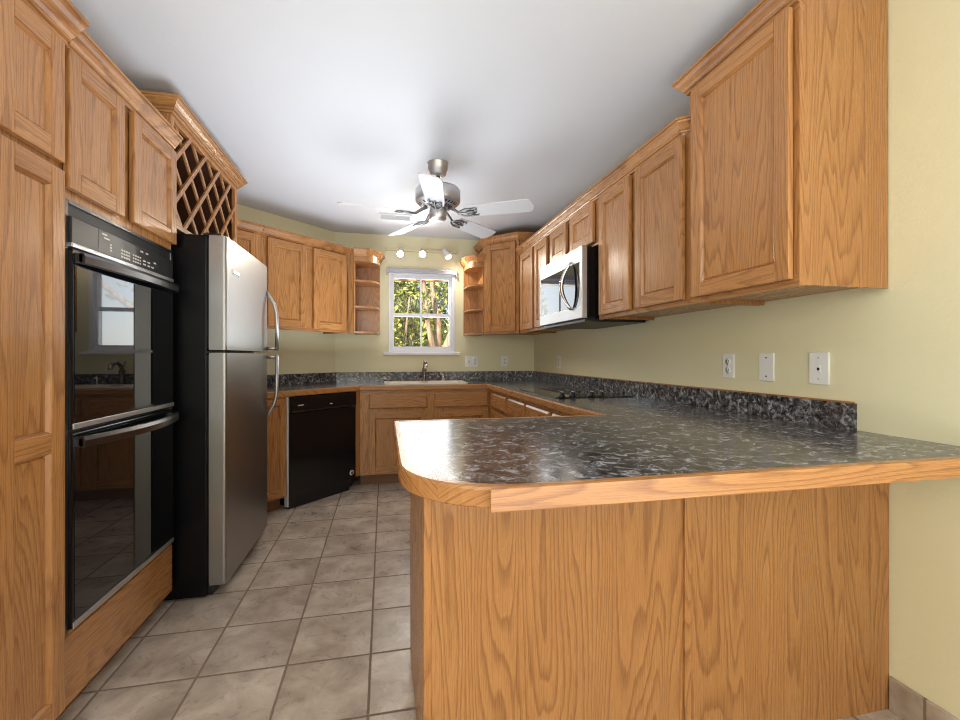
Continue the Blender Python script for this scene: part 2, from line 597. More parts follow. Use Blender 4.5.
# ------------------------------------------------------------------ cabinet kit
def oak_door(parent, x0, x1, z0, z1, name='door', rails=None, sw=0.056):
    """frame-and-panel door, front at local y = -0.02"""
    W, H = x1 - x0, z1 - z0
    d = MB()
    sw = min(sw, W * 0.3, H * 0.3)
    rw = sw * 1.05
    cuts = [0.0] + list(rails or []) + [H]
    d.box(0, sw, -0.020, 0.0, 0, H, 0, 0.004)
    d.box(W - sw, W, -0.020, 0.0, 0, H, 0, 0.004)
    d.box(sw, W - sw, -0.0195, 0.0, 0, rw, 1, 0.0025)
    d.box(sw, W - sw, -0.0195, 0.0, H - rw, H, 1, 0.0025)
    spans = [[rw, H - rw]]
    for r in (rails or []):
        d.box(sw, W - sw, -0.0195, 0.0, r - rw / 2, r + rw / 2, 1, 0.0025)
        last = spans.pop()
        spans += [[last[0], r - rw / 2], [r + rw / 2, last[1]]]
    for a, c in spans:
        # sloped sticking round the panel
        q, y1, y2 = 0.007, -0.0165, -0.005
        o4 = [(sw, y1, a), (W - sw, y1, a), (W - sw, y1, c), (sw, y1, c)]
        i4 = [(sw + q, y2, a + q), (W - sw - q, y2, a + q), (W - sw - q, y2, c - q), (sw + q, y2, c - q)]
        d.add(o4 + i4, [(0, 1, 5, 4), (2, 3, 7, 6)], 1)
        d.add(o4 + i4, [(1, 2, 6, 5), (3, 0, 4, 7)], 0)
        p4 = [(x_ + sx_ * 0.004, -0.0085, z_ + sz_ * 0.004) for (x_, _, z_), sx_, sz_ in zip(i4, (1, -1, -1, 1), (1, 1, -1, -1))]
        d.add(i4 + p4, [(0, 1, 5, 4), (1, 2, 6, 5), (2, 3, 7, 6), (3, 0, 4, 7)], 0)
        d.add(p4, [(0, 1, 2, 3)], 0)
    return d.build(name, OAK, parent, (x0, -0.006, z0), fix=False)

def slab_front(parent, x0, x1, z0, z1, name='drawer'):
    W, H = x1 - x0, z1 - z0
    d = MB()
    e = 0.012
    fr = [(e, -0.02, e), (W - e, -0.02, e), (W - e, -0.02, H - e), (e, -0.02, H - e)]
    md = [(0, -0.011, 0), (W, -0.011, 0), (W, -0.011, H), (0, -0.011, H)]
    bk = [(0, 0, 0), (W, 0, 0), (W, 0, H), (0, 0, H)]
    d.add(fr, [(0, 1, 2, 3)], 1)
    d.add(fr + md, [(0, 4, 5, 1), (1, 5, 6, 2), (2, 6, 7, 3), (3, 7, 4, 0)], 1)
    d.add(md + bk, [(0, 4, 5, 1), (1, 5, 6, 2), (2, 6, 7, 3), (3, 7, 4, 0)], 1)
    d.add(bk, [(3, 2, 1, 0)], 1)
    return d.build(name, OAK, parent, (x0, -0.006, z0))

CROWN = [(0.0, 0.0), (0.010, 0.0), (0.012, 0.010), (0.018, 0.012), (0.020, 0.018), (0.026, 0.024), (0.036, 0.040), (0.044, 0.048), (0.046, 0.054), (0.052, 0.056), (0.052, 0.066), (0.0, 0.066)]
def crown(parent, path, z, mi=1, mis=None, k=1.0, kz=1.0):
    prof = [(o * k, z + h * kz) for o, h in CROWN]
    return MB().sweep(path, prof, mi, True, mis).build('crown_molding', OAK, parent)

def case(parent, w, h, depth, z0=0.0, kick=0.0, back=True, open_bottom=0.02, x_in0=0.0, x_in1=0.0):
    """hollow carcase: face frame (y 0..0.02), sides, bottom, top, back"""
    f = MB()
    zb = z0 + kick
    f.box(0, w, 0.0, 0.019, zb + 0.036, h - 0.036, 0)
    f.box(0, w, 0.0, 0.019, zb, zb + 0.036, 1)
    f.box(0, w, 0.0, 0.019, h - 0.036, h, 1)
    f.build('face_frame', OAK, parent)
    c = MB()
    t = 0.014
    c.box(x_in0, x_in0 + t, 0.019, depth, zb, h, 0)
    c.box(w - t - x_in1, w - x_in1, 0.019, depth, zb, h, 0)
    c.box(x_in0 + t, w - t - x_in1, 0.019, depth, zb + open_bottom, zb + open_bottom + t, 1)
    c.box(x_in0 + t, w - t - x_in1, 0.019, depth, h - t, h, 1)
    if back:
        c.box(x_in0 + t, w - t - x_in1, depth - 0.008, depth, zb + open_bottom + t, h - t, 0)
    c.build('carcase', OAK, parent)
    if kick > 0:
        MB().box(0.0, w, 0.075, 0.09, z0, zb).build('toe_kick', KICK, parent)

UP0, UP1 = 1.40, 2.145        # bottom and top of the normal upper cabinets
TALL1 = 2.305                 # top of the taller ones

# ---- right wall uppers: local x runs towards the camera (-Y), local y into the wall (+X)
XF = 1.285
def upper_right(name, label, y_far, y_near, z0, z1, doors, top=0.0, group='oak upper cabinets'):
    w = y_far - y_near
    r = thing(name, label, 'cabinet', (XF, y_far, 0), -PI / 2, group)
    D = RW - XF - 0.003
    f = MB()
    f.box(0, w, 0.0, 0.019, z0 + 0.036, z1 - 0.03, 0)
    f.box(0, w, 0.0, 0.019, z0, z0 + 0.036, 1)
    f.box(0, w, 0.0, 0.019, z1 - 0.03, z1, 1)
    f.build('face_frame', OAK, r)
    c = MB()
    c.box(0.003, 0.017, 0.019, D, z0 + 0.003, z1 + top, 0)
    c.box(w - 0.017, w - 0.003, 0.019, D, z0 + 0.003, z1 + top, 0)
    c.box(0.017, w - 0.017, 0.019, D, z0 + 0.018, z0 + 0.03, 1)
    c.box(0.017, w - 0.017, 0.019, D, z1 - 0.012, z1, 1)
    c.box(0.017, w - 0.017, D - 0.008, D, z0 + 0.03, z1 - 0.012, 0)
    c.build('carcase', OAK, r)
    for (a, e, za, ze) in doors:
        oak_door(r, y_far - a, y_far - e, za, ze)
    return r, w, D
Y0, Y1, Y2, Y3, Y4 = 4.125, 3.315, 2.505, 1.68, 1.164
dz0, dz1 = UP0 + 0.022, UP1 - 0.012
r, w, D = upper_right('upper_cabinet', 'oak upper cabinet with two narrow doors between the corner cabinet and the microwave', Y0, Y1, UP0, UP1,
                      [(4.06, 3.70, dz0, dz1), (3.64, 3.35, dz0, dz1)])
crown(r, [(0, 0), (w, 0)], UP1 - 0.004)
r, w, D = upper_right('upper_cabinet', 'short oak cabinet with two small doors directly above the microwave', Y1, Y2, 1.866, UP1,
                      [(3.27, 2.962, 1.885, dz1), (2.893, 2.545, 1.885, dz1)])
crown(r, [(0, 0), (w, 0)], UP1 - 0.004)
r, w, D = upper_right('upper_cabinet', 'oak upper cabinet with two tall doors, right of the microwave, left of the tallest cabinet', Y2, Y3, UP0, UP1,
                      [(2.467, 2.128, dz0, dz1), (2.072, 1.70, dz0, dz1)])
crown(r, [(0, 0), (w - 0.045, 0), (w - 0.001, 0.05)], UP1 - 0.004)
r, w, D = upper_right('upper_cabinet', 'tall single-door oak upper cabinet nearest the camera with grained end panel on the right wall', Y3, Y4, UP0, TALL1,
                      [(1.643, 1.18, dz0, TALL1 - 0.012)], top=0.068)
crown(r, [(0, D), (0, 0), (w, 0)], TALL1 - 0.004, mis=[2, 1])

# ---- corner upper cabinet (diagonal front)
A, Bp = (1.005, 4.42), (1.283, 4.130)
r = thing('corner_cabinet', 'tall oak corner cabinet with one diagonal door beside the right open shelves', 'cabinet', (0, 0, 0), 0, 'oak upper cabinets')
b = MB()
pent = [A, Bp, (RW - 0.004, 4.130), (RW - 0.004, BW - 0.004), (1.005, BW - 0.004)]
b.prism(pent, UP0 + 0.016, TALL1, 0)
b.build('carcase', OAK, r)
dv = (Vector(Bp) - Vector(A))
L = dv.length
ang = math.atan2(dv.y, dv.x)
fr = MB()
fr.box(0, L, 0, 0.019, UP0 + 0.036, TALL1 - 0.03, 0)
fr.box(0, L, 0, 0.019, UP0, UP0 + 0.036, 1)
fr.box(0, L, 0, 0.019, TALL1 - 0.03, TALL1, 1)
ff = fr.build('face_frame', OAK, r, (A[0] - 0.0135 * 1.0, A[1] - 0.0135, 0), ang)
d = oak_door(r, 0.035, L - 0.03, dz0, TALL1 - 0.012)
d.rotation_euler = (0, 0, ang)
d.location = (A[0] - 0.0138 + math.cos(ang) * 0.035, A[1] - 0.0138 + math.sin(ang) * 0.035, dz0)
crown(r, [(1.003, BW - 0.005), (A[0] - 0.004, A[1] - 0.016), (Bp[0] - 0.016, Bp[1] - 0.006), (RW - 0.005, 4.122)], TALL1 - 0.004, mis=[2, 1, 1])

# ---- open corner shelves either side of the window
def open_shelf(name, label, wall_x, side_x, front_y, facing):
    """quarter-round shelves; wall_x = edge next to the window, side_x = the cabinet side it leans on"""
    r = thing(name, label, 'shelf', (0, 0, 0), 0, 'open oak shelves beside the window')
    s = 1 if wall_x > side_x else -1
    lo, hi = sorted((wall_x, side_x))
    MB().box(lo, hi, BW - 0.014, BW - 0.002, UP0, UP1 + 0.02, 0).build('back_panel', OAK, r)
    MB().box(side_x, side_x + s * 0.012, front_y + 0.02, BW - 0.014, UP0, UP1 + 0.02, 0).build('side_panel', OAK, r)
    w = abs(wall_x - side_x)
    dep = BW - front_y
    def outline(grow=0.0):
        pts = [(side_x + s * 0.0, BW - 0.014)]
        pts.append((side_x, front_y - grow))
        rad_x, rad_y = w * 0.62, dep * 0.62
        cx, cy = wall_x + s * grow - s * rad_x, front_y - grow + rad_y
        for i in range(0, 11):
            t = PI / 2 * i / 10
            pts.append((cx + s * rad_x * math.sin(t), cy - rad_y * math.cos(t)))
        pts.append((wall_x + s * grow, BW - 0.014))
        if s < 0:
            pts = pts[::-1]
        return pts
    for z in (UP0, 1.645, 1.895):
        MB().prism(outline(), z, z + 0.018, 1).build('shelf', OAK, r)
    MB().prism(outline(), UP1 - 0.055, UP1 + 0.02, 1).build('top_rail', OAK, r)
    # faceted crown round the open end
    p = [(side_x, front_y), (wall_x - s * w * 0.55, front_y), (wall_x - s * 0.012, front_y + dep * 0.36), (wall_x, BW - 0.003)]
    if s < 0:
        p = p[::-1]
    crown(r, p, UP1 - 0.004, mis=[1, 1, 2] if s > 0 else [2, 1, 1])
    return r
open_shelf('open_shelf', 'open oak corner shelf with rounded shelves left of the window', -0.045, -0.285, 4.42, 1)
open_shelf('open_shelf', 'open oak corner shelf right of the window beside the corner cabinet', 0.842, 1.003, 4.44, -1)

# ---- diagonal uppers (local frame turned 45 degrees); face plane y = x + 4.775
def diag_origin(x, k):
    return (x, x + k, 0)
KU = 4.775
def upper_diag(label, xa, xb, doors):
    w = (xb - xa) * S2
    r = thing('upper_cabinet', label, 'cabinet', diag_origin(xa, KU), PI / 4, 'oak upper cabinets')
    D = (DIAG - KU) / S2 - 0.004
    case(r, w, UP1, D, UP0)
    for a, e in doors:
        oak_door(r, (a - xa) * S2, (e - xa) * S2, dz0, dz1)
    return r, w, D
r, w, D = upper_diag('oak upper cabinet with two doors on the diagonal wall above the dishwasher', -0.955, -0.345, [(-0.925, -0.676), (-0.622, -0.366)])
crown(r, [(0, 0), (w + 0.018, 0)], UP1 - 0.004)
r, w, D = upper_diag('oak upper cabinet on the diagonal wall mostly hidden behind the refrigerator', -1.30, -0.957, [(-1.27, -0.985)])
crown(r, [(0, 0), (w, 0)], UP1 - 0.004)
# angled filler between the diagonal cabinet and the open shelf
tag(MB().prism([(-0.336, 4.44), (-0.287, 4.42), (-0.287, 4.445), (-0.332, 4.46)], UP0, UP1 + 0.06, 0).build('filler_panel', OAK),
    'narrow vertical oak filler strip between the diagonal cabinet and the left open shelf', 'panel')

# ---- left run: pantry, oven cabinet, wine rack. local x = +Y, local y = -X
XL = -0.98
DL = XL - LW - 0.004
r = thing('pantry_cabinet', 'tall narrow oak pantry cabinet at the far left with stacked doors', 'cabinet', (XL, 1.331, 0), PI / 2)
case(r, 1.609 - 1.331, UP1, DL, 0.0, 0.075)
oak_door(r, 0.022, 0.268, 0.095, 1.742, rails=[0.825])
oak_door(r, 0.022, 0.268, 1.766, 2.135)
crown(r, [(0, 0.2), (0, 0), (0.293, 0)], UP1 - 0.004, k=1.45, kz=1.25, mis=[2, 1])

OY0, OY1 = 1.611, 2.352
w = OY1 - OY0
r = thing('oven_cabinet', 'tall oak cabinet housing the double wall oven, beside the refrigerator', 'cabinet', (XL, OY0, 0), PI / 2)
f = MB()
f.box(0, 0.012, 0, 0.019, 0.075, UP1, 0)
f.box(w - 0.012, w, 0, 0.019, 0.075, UP1, 0)
f.box(0.012, w - 0.012, 0, 0.019, 1.672, UP1, 0)
f.box(0.012, w - 0.012, 0, 0.019, 0.285, 0.303, 1)
f.build('face_frame', OAK, r)
c = MB()
c.box(0, 0.014, 0.019, DL, 0.075, UP1, 0)
c.box(w - 0.014, w, 0.019, DL, 0.075, UP1, 0)
c.box(0.014, w - 0.014, 0.019, DL, 0.285, 0.30, 1)
c.box(0.014, w - 0.014, 0.019, DL, 1.675, 1.69, 1)
c.box(0.014, w - 0.014, 0.019, DL, UP1 - 0.014, UP1, 1)
c.build('carcase', OAK, r)
MB().box(0.0, w, -0.006, 0.019, 0.075, 0.292, 1, 0.004).build('base_panel', OAK, r)
MB().box(0.0, w, 0.055, 0.07, 0.0, 0.075).build('toe_kick', KICK, r)
oak_door(r, 0.008, 0.312, 1.70, 2.135)
oak_door(r, 0.374, 0.737, 1.70, 2.135)
crown(r, [(0.020, 0), (w - 0.002, 0)], UP1 - 0.004)

# double wall oven (same local frame)
r = thing('wall_oven', 'black built-in double wall oven with two glass doors and bowed handles', 'oven', (XL, OY0, 0), PI / 2)
a0, a1 = 0.008, w - 0.014
t = MB()
t.box(a0, a0 + 0.016, -0.012, 0.0, 0.304, 1.668, 0, 0.002)
t.box(a1 - 0.016, a1, -0.012, 0.0, 0.304, 1.668, 0, 0.002)
t.box(a0 + 0.016, a1 - 0.016, -0.012, 0.0, 1.656, 1.668, 0, 0.002)
t.build('trim_frame', OVENTRIM, r)
MB().box(a0, a1, 0.002, 0.50, 0.306, 1.66).build('oven_body', BLACKSAT, r)
MB().box(a0 + 0.016, a1 - 0.016, -0.006, 0.002, 1.620, 1.656).build('vent_strip', SLOT, r)
p = MB()
p.box(a0 + 0.016, a1 - 0.016, -0.020, 0.002, 1.532, 1.618, 0, 0.004)
cp = p.build('control_panel', PANELGREY, r)
MB().box(a0 + 0.014, a1 - 0.014, -0.024, 0.0, 1.520, 1.534, 0, 0.003).build('panel_trim', NICKEL, r)
MB().box(a0 + 0.15, a0 + 0.60, -0.0206, -0.0195, 1.538, 1.614).build('display_glass', BLACKSAT, cp)
marks = []
for i in range(4):
    for j in range(3):
        marks.append((a0 + 0.285 + i * 0.016, a0 + 0.297 + i * 0.016, 1.545 + j * 0.012, 1.552 + j * 0.012))
        marks.append((a0 + 0.365 + i * 0.016, a0 + 0.375 + i * 0.016, 1.545 + j * 0.012, 1.551 + j * 0.012))
for q in ((0.44, 1.548), (0.44, 1.562), (0.475, 1.548), (0.475, 1.562), (0.505, 1.548), (0.525, 1.57), (0.42, 1.596), (0.46, 1.596)):
    marks.append((a0 + q[0], a0 + q[0] + 0.02, q[1], q[1] + 0.006))
for q in ((0.17, 1.60, 0.03), (0.18, 1.588, 0.035), (0.215, 1.552, 0.012), (0.215, 1.562, 0.012), (0.215, 1.572, 0.012)):
    marks.append((a0 + q[0], a0 + q[0] + q[2], q[1], q[1] + 0.006))
for q in marks:
    MB().box(q[0], q[1], -0.0212, -0.0206, q[2], q[3]).build('button', MARK, cp)
def oven_door(z0, z1, hz, bow):
    d = MB()
    d.box(a0 + 0.016, a1 - 0.016, -0.022, 0.001, z0, z1, 0, 0.004)
    o = d.build('oven_door', BLACK, r)
    MB().box(a0 + 0.026, a1 - 0.030, -0.0235, -0.0215, z0 + 0.03, z1 - 0.012).build('door_glass', GLASSBLACK, o)
    MB().box(a0 + 0.018, a1 - 0.018, -0.026, -0.020, z0, z0 + 0.018, 0, 0.002).build('lower_trim', NICKEL, o)
    h = MB()
    n = 18
    rows = []
    for i in range(n + 1):
        u = i / n
        y = -0.040 - bow * math.sin(PI * u) ** 0.8
        zz = hz
        rows.append([(a0 + 0.03 + u * (a1 - a0 - 0.06), y + oy, zz + oz) for oy, oz in ((-0.009, -0.016), (0.006, -0.018), (0.008, 0.018), (-0.005, 0.018), (-0.011, 0.006))])
    vs = [q for row in rows for q in row]
    fs = []
    for i in range(n):
        for j in range(5):
            fs.append((i * 5 + j, i * 5 + (j + 1) % 5, (i + 1) * 5 + (j + 1) % 5, (i + 1) * 5 + j))
    fs += [[4, 3, 2, 1, 0], [n * 5 + j for j in range(5)]]
    h.add(vs, fs)
    h.box(a0 + 0.03, a0 + 0.05, -0.045, -0.02, hz - 0.014, hz + 0.014, 0, 0.002)
    h.box(a1 - 0.05, a1 - 0.03, -0.045, -0.02, hz - 0.014, hz + 0.014, 0, 0.002)
    h.build('handle', OVENTRIM, o)
oven_door(0.945, 1.516, 1.488, 0.020)
oven_door(0.318, 0.932, 0.902, 0.050)

# wine rack above the refrigerator
WY0, WY1 = 2.354, 3.315
w = WY1 - WY0
WZB, WZT = 1.795, 2.325
r = thing('wine_rack', 'oak lattice wine rack cabinet above the refrigerator', 'wine rack', (XL, WY0, 0), PI / 2)
c = MB()
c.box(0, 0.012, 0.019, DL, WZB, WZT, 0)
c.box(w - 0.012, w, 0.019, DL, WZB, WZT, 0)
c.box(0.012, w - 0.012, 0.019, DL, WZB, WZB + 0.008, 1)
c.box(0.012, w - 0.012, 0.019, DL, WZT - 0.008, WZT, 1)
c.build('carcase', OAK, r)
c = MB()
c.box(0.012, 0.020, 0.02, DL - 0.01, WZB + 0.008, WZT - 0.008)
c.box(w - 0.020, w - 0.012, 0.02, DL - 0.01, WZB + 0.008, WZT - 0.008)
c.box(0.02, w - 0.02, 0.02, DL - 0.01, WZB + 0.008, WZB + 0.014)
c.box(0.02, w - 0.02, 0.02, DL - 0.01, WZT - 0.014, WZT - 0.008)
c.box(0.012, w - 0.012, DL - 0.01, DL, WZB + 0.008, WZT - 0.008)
c.build('shade_lining', SHADEOAK, r)  # added liners that carry the rack's painted inner shade
f = MB()
f.box(0, 0.03, 0, 0.019, WZB, WZT, 0)
f.box(w - 0.05, w, 0, 0.019, WZB, WZT, 0)
f.box(0.03, w - 0.05, 0, 0.019, WZT - 0.03, WZT, 1)
# arched bottom rail
n = 20
for i in range(n):
    u0, u1 = i / n, (i + 1) / n
    def zt(u):
        return WZB + 0.022 + 0.05 * (max(0, (0.12 - u) / 0.12) ** 1.6 + max(0, (u - 0.88) / 0.12) ** 1.6)
    xa, xb = 0.03 + u0 * (w - 0.08), 0.03 + u1 * (w - 0.08)
    f.add([(xa, 0, WZB), (xb, 0, WZB), (xb, 0, zt(u1)), (xa, 0, zt(u0)), (xa, .019, WZB), (xb, .019, WZB), (xb, .019, zt(u1)), (xa, .019, zt(u0))],
          [(0, 1, 2, 3), (7, 6, 5, 4), (3, 2, 6, 7), (0, 4, 5, 1)], 1)
f.build('face_frame', OAK, r)
lat = MB()
lx0, lx1, lz0, lz1 = 0.03, w - 0.05, WZB + 0.02, WZT - 0.03
def clip_bar(c0, sgn, y0, y1, hw=0.011):
    # bar centre line: z = lz0 + sgn*(x - c0); clip to the opening
    pts = []
    for off in (-hw * S2, hw * S2):
        seg = []
        xs = [lx0, lx1, c0 + sgn * (0 - off) , c0 + sgn * (lz1 - lz0 - off)]
        for xx in xs:
            zz = lz0 + sgn * (xx - c0) + off
            if lx0 - 1e-6 <= xx <= lx1 + 1e-6 and lz0 - 1e-6 <= zz <= lz1 + 1e-6:
                seg.append((xx, zz))
        if len(seg) < 2:
            return
        seg.sort()
        pts.append((seg[0], seg[-1]))
    (p0, p1), (q0, q1) = pts
    v8 = [(p0[0], y0, p0[1]), (p1[0], y0, p1[1]), (q1[0], y0, q1[1]), (q0[0], y0, q0[1])]
    v8 += [(x_, y1, z_) for x_, _, z_ in v8]
    lat.add(v8, [(0, 1, 2, 3), (7, 6, 5, 4), (0, 4, 5, 1), (1, 5, 6, 2), (2, 6, 7, 3), (3, 7, 4, 0)], 0 if sgn > 0 else 0)
step = 0.205
for i in range(-6, 12):
    clip_bar(0.146 + i * step, 1, 0.0, 0.010)
    clip_bar(0.146 + i * step, -1, 0.010, 0.019)
lat.build('lattice', OAK, r)
crown(r, [(0, 0.45), (0, 0), (w, 0), (w, 0.45)], WZT - 0.004, mis=[2, 1, 2])

# ------------------------------------------------------------------ base cabinets
CT = 0.912
BH = 0.868
# sink base
sx0, sx1 = -0.212, 0.985
r = thing('base_cabinet', 'oak sink base cabinet with false drawer fronts under the window', 'cabinet', (sx0, 4.15, 0), 0, 'oak base cabinets')
case(r, sx1 - sx0, BH, BW - 4.15 - 0.004, 0.0, 0.10)
for a, e in ((-0.135, 0.389), (0.454, 0.968)):
    slab_front(r, a - sx0, e - sx0, 0.70, 0.838)
    oak_door(r, a - sx0, e - sx0, 0.112, 0.672)
# range base (faces left, -X); local x runs towards the camera
r = thing('base_cabinet', 'oak base cabinets with a row of drawers under the cooktop counter', 'cabinet', (0.985, 4.148, 0), -PI / 2, 'oak base cabinets')
case(r, 4.148 - 1.81, BH, RW - 0.985 - 0.004, 0.0, 0.10)
for a, e in ((3.985, 3.493), (3.434, 3.0), (2.962, 2.525), (2.47, 2.03)):
    slab_front(r, 4.148 - a, 4.148 - e, 0.712, 0.84)
    oak_door(r, 4.148 - a, 4.148 - e, 0.112, 0.685)
# peninsula base
px0, py0, py1 = 0.10, 1.164, 1.80
r = thing('peninsula_base', 'oak panelled base of the breakfast bar peninsula', 'cabinet', (0, 0, 0))
MB().box(px0 + 0.02, 0.872, py0, py0 + 0.018, 0, BH, 0, 0.0015).build('front_panel', OAK, r)
MB().box(0.888, RW - 0.003, py0, py0 + 0.018, 0, BH, 0, 0.0015).build('front_panel', OAK, r)
MB().box(0.867, 0.889, py0 - 0.009, py0 + 0.012, 0, BH, 0, 0.002).build('batten', OAK, r)
MB().box(px0, px0 + 0.02, py0 - 0.001, py0 + 0.05, 0, BH, 0, 0.003).build('corner_stile', OAK, r)
MB().box(px0 + 0.002, px0 + 0.018, py0 + 0.05, py1, 0, BH, 0, 0.001).build('end_panel', OAK, r)
MB().box(px0 + 0.018, 0.98, py1 - 0.016, py1, 0.10, BH, 0).build('rear_panel', OAK, r)
# filler cabinet left of the dishwasher, and the stile on its right
KB = 4.374
fx0, fx1 = -0.955, -0.735
r = thing('base_cabinet', 'narrow oak base cabinet squeezed between refrigerator and dishwasher', 'cabinet', diag_origin(fx0, KB), PI / 4, 'oak base cabinets')
case(r, (fx1 - fx0) * S2, BH, 0.60, 0.0, 0.10)
oak_door(r, 0.03, (fx1 - fx0) * S2 - 0.012, 0.12, 0.855, sw=0.05)
gx = -0.262
tag(MB().prism([(gx + 0.006, gx + 0.006 + KB), (-0.2145, -0.2145 + KB + 0.004), (-0.2145, 4.60), (gx + 0.006, 4.50)], 0.10, BH, 0).build('filler_panel', OAK),
    'narrow oak filler strip right of the dishwasher under the counter corner', 'panel')

# dishwasher
dw0 = -0.728
w = (gx - dw0) * S2
r = thing('dishwasher', 'black dishwasher in the diagonal base run with round sticker at lower right', 'dishwasher', diag_origin(dw0, KB), PI / 4)
MB().box(0.006, w - 0.004, 0.03, 0.57, 0.02, 0.862).build('tub', BLACKSAT, r)
MB().box(0.006, w - 0.004, -0.026, 0.03, 0.10, 0.735, 0, 0.006).build('door', BLACK, r)
cp = MB().box(0.006, w - 0.004, -0.034, 0.03, 0.738, 0.862, 0, 0.008).build('control_panel', BLACK, r)
MB().box(0.02, w - 0.02, -0.0365, -0.033, 0.742, 0.752, 0, 0.002).build('handle_lip', BLACKSAT, cp)
MB().box(0.07, 0.12, -0.0352, -0.0335, 0.792, 0.799).build('panel_print', MARK, cp)
MB().box(0.37, 0.40, -0.0352, -0.0335, 0.78, 0.786).build('panel_print', MARK, cp)
MB().box(0.006, w - 0.07, -0.012, 0.03, 0.004, 0.10, 0, 0.003).build('kick_plate', BLACKSAT, r)
st = MB().lathe([(0.024, 0.0), (0.024, 0.0012)], 24, M=Matrix.Rotation(PI / 2, 3, 'X'), center=(w - 0.05, -0.026, 0.155))
so = st.build('round_sticker', plain('sticker_paper', srgb(226, 214, 196), 0.5), r)
MB().lathe([(0.013, 0.0), (0.013, 0.0009)], 20, M=Matrix.Rotation(PI / 2, 3, 'X'), center=(w - 0.05, -0.0272, 0.155)).box(w - 0.0525, w - 0.0475, -0.0286, -0.0278, 0.147, 0.163).build('sticker_print', plain('sticker_ink', srgb(90, 74, 60), 0.5), so)
MB().box(-0.003, 0.004, -0.012, 0.03, 0.02, 0.862).build('side_gasket', PLASTIC, r)

# ------------------------------------------------------------------ countertop, one continuous worktop
arc = []
R = 0.255
cx, cy = 0.035 + R, 0.857 + R
for i in range(0, 15):
    t_ = PI + PI / 2 * i / 14
    arc.append((cx + R * math.cos(t_), cy + R * math.sin(t_)))
exposed = [(-0.985, 3.347), (-0.212, 4.12), (0.955, 4.12), (0.955, 1.85), (0.035, 1.85)] + arc + [(RW - 0.003, 0.857)]
wallside = [(RW - 0.003, BW - 0.004), (DX + 0.002, BW - 0.004), (-1.59, DIAG - 1.59 - 0.004), (-1.59, 3.347)]
top = thing('countertop', 'black marbled laminate countertop with oak edge running round to the peninsula', 'countertop', (0, 0, 0))
EW = 0.022
def offset_in(path, d):
    P = [Vector(p) for p in path]
    res = []
    for i, p in enumerate(P):
        ns = []
        if i > 0:
            v_ = (P[i] - P[i - 1]).normalized(); ns.append(Vector((-v_.y, v_.x)))
        if i < len(P) - 1:
            v_ = (P[i + 1] - P[i]).normalized(); ns.append(Vector((-v_.y, v_.x)))
        m = sum(ns, Vector((0, 0))).normalized()
        res.append(tuple(p + m * d / max(0.3, m.dot(ns[0]))))
    return res
# interior lies on the left when walking from the fridge end to the peninsula's right end
inner = offset_in(exposed, EW)
inner[-1] = (RW - 0.003, 0.857 + EW)
SINK = (0.0, 0.80, 4.235, 4.66)
hole = [(SINK[0] + 0.03, SINK[2] + 0.03), (SINK[1] - 0.03, SINK[2] + 0.03), (SINK[1] - 0.03, SINK[3] - 0.03), (SINK[0] + 0.03, SINK[3] - 0.03)]
MB().prism(inner + wallside, CT - 0.038, CT, 0, holes=[hole]).build('laminate_top', LAM, top, fix=False)
mis = []
for i in range(len(exposed) - 1):
    dx_, dy_ = abs(exposed[i + 1][0] - exposed[i][0]), abs(exposed[i + 1][1] - exposed[i][1])
    mis.append(1 if dx_ >= dy_ - 1e-6 else 2)
eprof = [(-EW, CT - 0.044), (-0.004, CT - 0.044), (0.0, CT - 0.040), (0.0, CT - 0.006), (-0.002, CT - 0.001), (-0.006, CT + 0.0008), (-EW, CT + 0.0008)]
MB().sweep(exposed, eprof, 1, True, mis).build('oak_edge', OAK, top)
MB().box(0.205, RW - 0.003, 0.8535, 0.8575, CT - 0.0465, CT + 0.0005, 1, 0.0015).build('edge_board', OAK, top)
BS = 1.013
MB().box(RW - 0.022, RW - 0.002, 1.268, BW - 0.005, CT + 0.0005, BS - 0.006).build('backsplash', LAM, top)
MB().box(RW - 0.023, RW - 0.002, 1.275, BW - 0.025, BS - 0.006, BS, 0, 0.002).build('backsplash_cap', [OAKY], top)
MB().box(DX, RW - 0.022, BW - 0.022, BW - 0.003, CT + 0.0005, BS).build('backsplash', LAM, top)
MB().prism([(-1.585, DIAG - 1.585 - 0.004), (-1.585, DIAG - 1.585 - 0.034), (DX + 0.01, BW - 0.022), (DX, BW - 0.003)], CT + 0.0005, BS).build('backsplash', LAM, top)

# sink
r = thing('kitchen_sink', 'cream double-bowl drop-in sink under the window', 'sink', (SINK[0], SINK[2], CT))
SW, SD = SINK[1] - SINK[0], SINK[3] - SINK[2]
def rrect(x0, x1, y0, y1, rad, n=5):
    pts = []
    for (cx_, cy_, a_) in ((x1 - rad, y0 + rad, -PI / 2), (x1 - rad, y1 - rad, 0), (x0 + rad, y1 - rad, PI / 2), (x0 + rad, y0 + rad, PI)):
        for i in range(n + 1):
            t_ = a_ + PI / 2 * i / n
            pts.append((cx_ + rad * math.cos(t_), cy_ + rad * math.sin(t_)))
    return pts
b1 = rrect(0.045, SW / 2 - 0.02, 0.045, SD - 0.11, 0.05)
b2 = rrect(SW / 2 + 0.02, SW - 0.045, 0.045, SD - 0.11, 0.05)
m = MB().prism(rrect(0, SW, 0, SD, 0.04), 0.0005, 0.011, 0, holes=[b1, b2])
m.build('sink_rim', CREAM, r, fix=False)
